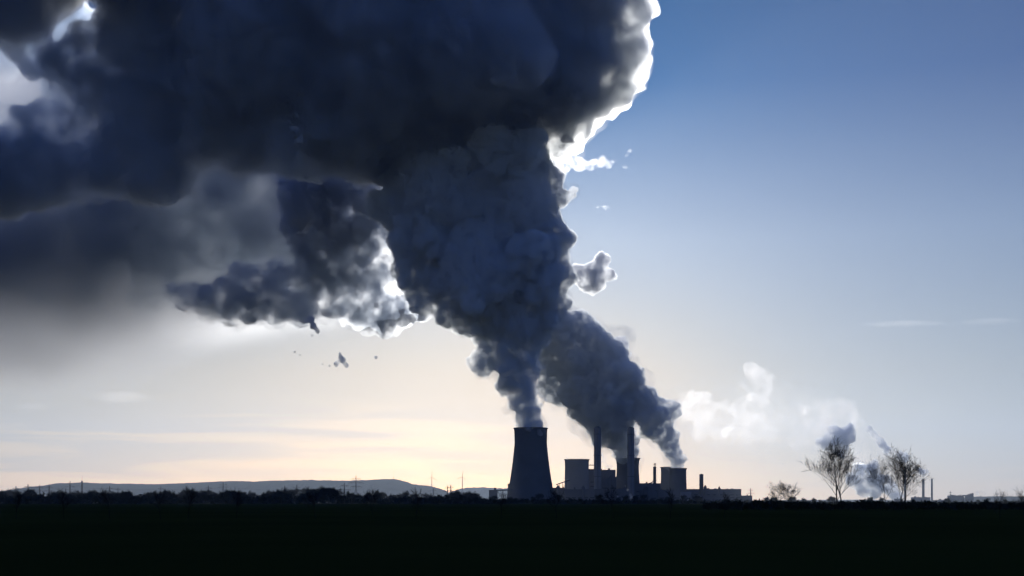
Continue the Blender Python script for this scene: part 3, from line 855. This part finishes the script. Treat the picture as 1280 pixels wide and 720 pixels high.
# thin shreds of steam round each dense body soften its outline and fill its creases
def fringe(parent, blobs, grow_by, voxel, dens, size, seed, lo=0.40, step=0.15, fwd=0.4):
    m = vol_material('steam_shreds', dens, (0.90, 0.935, 0.965), g=0.5, fwd=fwd, noise=(size, lo, 0.66, 6), step=step)
    o = hull('wispy_fringe', [(a, b, c * grow_by + 2, y) for a, b, c, y in blobs], voxel, m, disp=((60, 50, 'CLOUDS'), (20, 24, 'CLOUDS')), seed=seed, n=6, gens=1, ratio=(0.35, 0.6))
    o.parent = parent
fringe(oA, A, 1.04, 5.0, 0.016, 30, 201, 0.34, fwd=0.0)
fringe(oB, B, 1.04, 5.0, 0.012, 30, 202, 0.36, fwd=0.0)
fringe(oC, C_, 1.03, 4.5, 0.012, 26, 203, 0.36, fwd=0.0)
m_ = vol_material('cloud_shreds', 0.009, (0.955, 0.965, 0.97), g=0.5, fwd=0.2, noise=(60, 0.32, 0.66, 5), step=0.2)
o_ = hull('wispy_fringe', [(a, b, c * 1.03 + 2, y) for a, b, c, y in D], 8.0, m_, disp=BIG, seed=21, n=7, gens=3)
o_.parent = oD
fringe(oE, E_, 1.12, 7.0, 0.012, 36, 205, fwd=0.1)
fringe(oG, G_, 1.2, 6.0, 0.014, 30, 206, fwd=0.1)

def ellipsoid(name, px, py, rx, ry, Y, depth, mat, label, cat='cloud', group=None, rot=0.0, lump=0.18, seed=0):
    v, f = ICO[3]
    v = v.copy()
    c = at(px, py, Y); a, b = px2m(rx, Y), px2m(ry, Y)
    for i in range(len(v)):
        k = 1 + lump * noise.noise(Vector(v[i] * 1.7) + Vector((seed * 7.1, 0, 0)))
        v[i] *= k
    V = v * np.array([a, depth, b])
    o = mesh_obj(name, V, f, mat)
    o.location = c; o.rotation_euler = (0, rot, 0)
    tag(o, label, cat, group)
    return o
# the thin grey sheet behind, trailing rain at the left
sheet_m = vol_material('grey_sheet', 0.012, (0.90, 0.92, 0.95), g=0.5, noise=(420, 0.30, 0.66, 5), soft=1.8, step=0.25)
ellipsoid('grey_cloud', 160, 230, 480, 215, 4000, 500, sheet_m, 'pale grey cloud sheet behind the dark clouds at the left', seed=1)
rain_m = vol_material('rain_veil', 0.006, (0.86, 0.87, 0.88), g=0.4, noise=(600, 0.2, 0.7, 2), soft=1.5, step=0.3)
ellipsoid('rain_veil', -10, 360, 370, 155, 4200, 600, rain_m, 'smooth grey rain veil sinking from the cloud at the left edge', seed=2)

# thin scraps of cloud in the open sky under the fold
scrap = vol_material('cloud_scrap', 0.30, (0.80, 0.84, 0.90), g=0.5, fwd=0.05, noise=(16, 0.30, 0.62, 5), step=0.3)
for k, (bl, lb) in enumerate((([(388,398,5),(392,407,5),(397,413,4),(390,419,2.5),(383,402,3)], 'ragged dark scrap hanging just under the middle cloud fold'),
        ([(412,457,2.5),(420,455,4),(428,450,5),(425,442,3),(434,457,4),(403,455,2),(423,436,2)], 'dark cloud scrap floating alone in the bright sky under the fold'),
        ([(360,437,2.5),(368,440,2.5),(375,444,2)], 'tiny cloud scrap left of the floating dark one'),
        ([(462,443,2.5),(470,447,3),(476,455,2)], 'very faint scrap right of the floating dark one'))):
    o = hull('cloud_scrap', [(a, b, c, 3000) for a, b, c in bl], 2.6, scrap, disp=((30,12,'CLOUDS'),(10,7,'CLOUDS')), seed=80 + k, n=7)
    tag(o, lb, 'cloud scrap', 'cloud scraps in the open sky')

# white cloudlets right of the plume, lit through
white = vol_material('white_cloudlet', 0.014, (0.99, 0.99, 0.99), g=0.6, noise=(30, 0.42, 0.66, 5), step=0.3)
for k, (bl, lb) in enumerate((([(698,205,12),(690,195,9),(712,202,10),(726,205,9),(740,205,8),(752,203,7),(762,208,5),(705,213,6),(768,202,4)], 'bright white cloudlet touching the right edge of the main plume'),
        ([(786,190,3),(783,194,3),(781,209,4),(787,211,3),(772,193,3)], 'ragged white flecks right of the bright cloudlet'),
        ([(748,259,4),(756,258,5),(763,258,4)], 'tiny white cloudlet above the detached steam puff'), ([(714,181,3),(720,183,3)], 'tiny white fleck above the bright cloudlet'),
        ([(690,262,5),(700,258,5),(708,256,3)], 'white streak under the nose of the main plume'))):
    o = hull('white_cloudlet', [(a, b, c, 4800) for a, b, c in bl], 5.0, white, disp=((60,34,'CLOUDS'),(20,14,'CLOUDS')), seed=90 + k, n=7)
    tag(o, lb, 'cloudlet', 'white cloudlets right of the plume')

streak = vol_material('high_streak', 0.0012, (0.99, 0.99, 0.99), g=0.6, noise=(300, 0.38, 0.66, 5), soft=1.6, step=0.2)
for k, (px, py, rx, ry, lb) in enumerate(((1236,402,46,3.5,'thin white cloud streak at the right edge of the blue sky'), (1130,405,60,4,'very faint cloud streak left of the thin white one'),
        (155,496,42,9,'small creamy cloud streak low in the left sky'), (42,508,28,6,'faint cloud streak at the left edge beside the creamy one'), (890,356,9,2,'tiny cloud streak in the middle of the right sky'))):
    ellipsoid('cloud_streak', px, py, rx, ry, 9000, px2m(min(rx, 30), 9000), streak, lb, 'cloud streak', 'thin cloud streaks', lump=0.3, seed=70 + k)

# pale far steam over the plain right of the plant
far_s = vol_material('far_steam', 0.009, (0.98, 0.98, 0.98), g=0.65, fwd=0.42, noise=(80, 0.44, 0.64, 6), step=0.2)
for k, (bl, lb) in enumerate((([(945,468,13),(936,478,9),(955,481,11),(948,494,10),(950,505,9)], 'white round headed far steam tower above the long hall'),
        ([(868,500,9),(880,497,9),(862,515,10),(892,515,12),(878,530,12),(896,540,10),(870,545,8),(905,505,6)], 'pale billowing far steam just right of the narrow plume'),
        ([(925,515,12),(945,522,14),(965,528,11),(984,520,7),(918,540,9),(940,548,10),(962,550,7),(1000,514,5),(930,500,7)], 'broad white far steam bank above the long hall'),
        ([(1040,506,10),(1027,510,9),(1010,528,9),(1052,514,10),(1018,543,10),(1064,526,9),(1030,530,12),(1002,545,9),(1046,524,10),(1020,518,9)], 'white far steam bank above the upright tree pair'),
        ([(1075,525,6),(1086,532,6),(1070,545,9),(1080,562,9),(1088,550,7),(1076,576,7)], 'thin white steam column between the tree pair and the broad tree'))):
    o = hull('far_steam', [(a, b, c * 1.25 + 1, 5800) for a, b, c in bl], 7.0, far_s, disp=((140,120,'CLOUDS'),(45,50,'CLOUDS'),(20,16,'CLOUDS')), seed=30 + k, n=8)
    tag(o, lb, 'steam cloud', 'white far steam clouds')
veil_s = vol_material('far_steam_veil', 0.0016, (0.98, 0.98, 0.98), g=0.65, noise=(220, 0.38, 0.70, 5), soft=1.1, step=0.2)
ellipsoid('far_steam', 950, 522, 125, 60, 6300, 160, veil_s, 'faint pale steam haze spread round the far steam banks', 'steam cloud', 'white far steam clouds', seed=35)
far_w = vol_material('far_low_steam', 0.11, (0.92, 0.955, 0.99), g=0.5, noise=(48, 0.37, 0.64, 6), fwd=0.35)
fg = 'small grey steam clouds of the distant works'
for nm, bl, sd, lb in (('steam_cloud', [(1046,548,13,5500),(1034,554,9,5500),(1058,543,9,5500),(1024,553,6,5500),(1050,560,10,5500),(1040,540,8,5500),(1062,536,6,5500)], 61, 'grey steam cloud right above the upright tree pair'),
        ('steam_cloud', [(1120,618,7,5800),(1110,609,9,5800),(1098,603,11,5800),(1086,597,11,5800),(1075,588,9,5800),(1090,588,9,5800),(1068,600,9,5800),(1078,612,8,5800),(1094,615,8,5800)], 62, 'grey steam cloud sinking behind the foot of the broad bare tree'),
        ('steam_cloud', [(1132,573,6,5700),(1123,569,6,5700),(1111,564,6,5700),(1104,557,5,5700),(1099,550,4.5,5700),(1093,543,4,5700),(1086,536,4,5700)], 63, 'narrow grey steam streak above the broad bare tree'),
        ('steam_cloud', [(1154,592,3,5500),(1150,589,3.4,5500),(1158,590,2.6,5500),(1146,586,2,5500)], 64, 'small dark puff above the left one of two equal distant chimneys')):
    o = hull(nm, [(a, b, c * 1.2, y) for a, b, c, y in bl], 5.0, far_w, disp=((70,26,'CLOUDS'),(22,12,'CLOUDS')), seed=sd, n=7, gens=1)
    tag(o, lb, 'steam cloud', fg)

# small low steam about the plant
low_s = vol_material('low_steam', 0.10, (0.95, 0.96, 0.97), g=0.6, noise=(9, 0.40, 0.62, 4), fwd=0.2, step=0.3)
for k, (bl, Y, lb) in enumerate((([(709,573,2.2),(708,569,2.2),(706,564,1.8),(706,559,1.5),(707,555,1.2)], 3150, 'faint steam wisp over the pale cooling tower'),
        ([(762,588,4),(758,582,4),(754,576,4),(752,569,3),(757,572,3),(764,583,3)], 3500, 'white steam wisp between left tall chimney and dark tower'),
        ([(790,622,2.5),(788,618,2.8),(785,613,2.6),(782,608,2)], 2975, 'white steam jet at the foot of the right tall chimney'),
        ([(869,616,2),(872,619,2.5),(876,621,2)], 3020, 'small white steam puff before the long right hall'),
        ([(769,619,1.8),(772,621,2.2)], 2980, 'tiny white steam puff before the low hall'),
        ([(1216,619,2.5),(1222,616,3),(1228,614,2.4),(1233,617,2)], 5700, 'pale steam wisp over the distant works'))):
    o = hull('steam_wisp', [(a, b, c, Y) for a, b, c in bl], Y / 1500.0, low_s, disp=((16,8,'CLOUDS'),(6,3,'CLOUDS')), seed=120 + k, n=7, gens=1)
    tag(o, lb, 'steam wisp', 'small steam wisps at the works')

# ------------------------------------------------------------------ haze
if True:
    bpy.ops.mesh.primitive_cube_add(size=1)
    hz = bpy.context.object
    hz.name = 'haze'
    hz.dimensions = (36000, 32000, 1850)
    hz.location = (0, 15000, 924)
    hz.data.materials.append(vol_material('haze_air', 3.4e-5, (0.64, 0.77, 0.95), g=0.4))
    hz['kind'] = 'stuff'
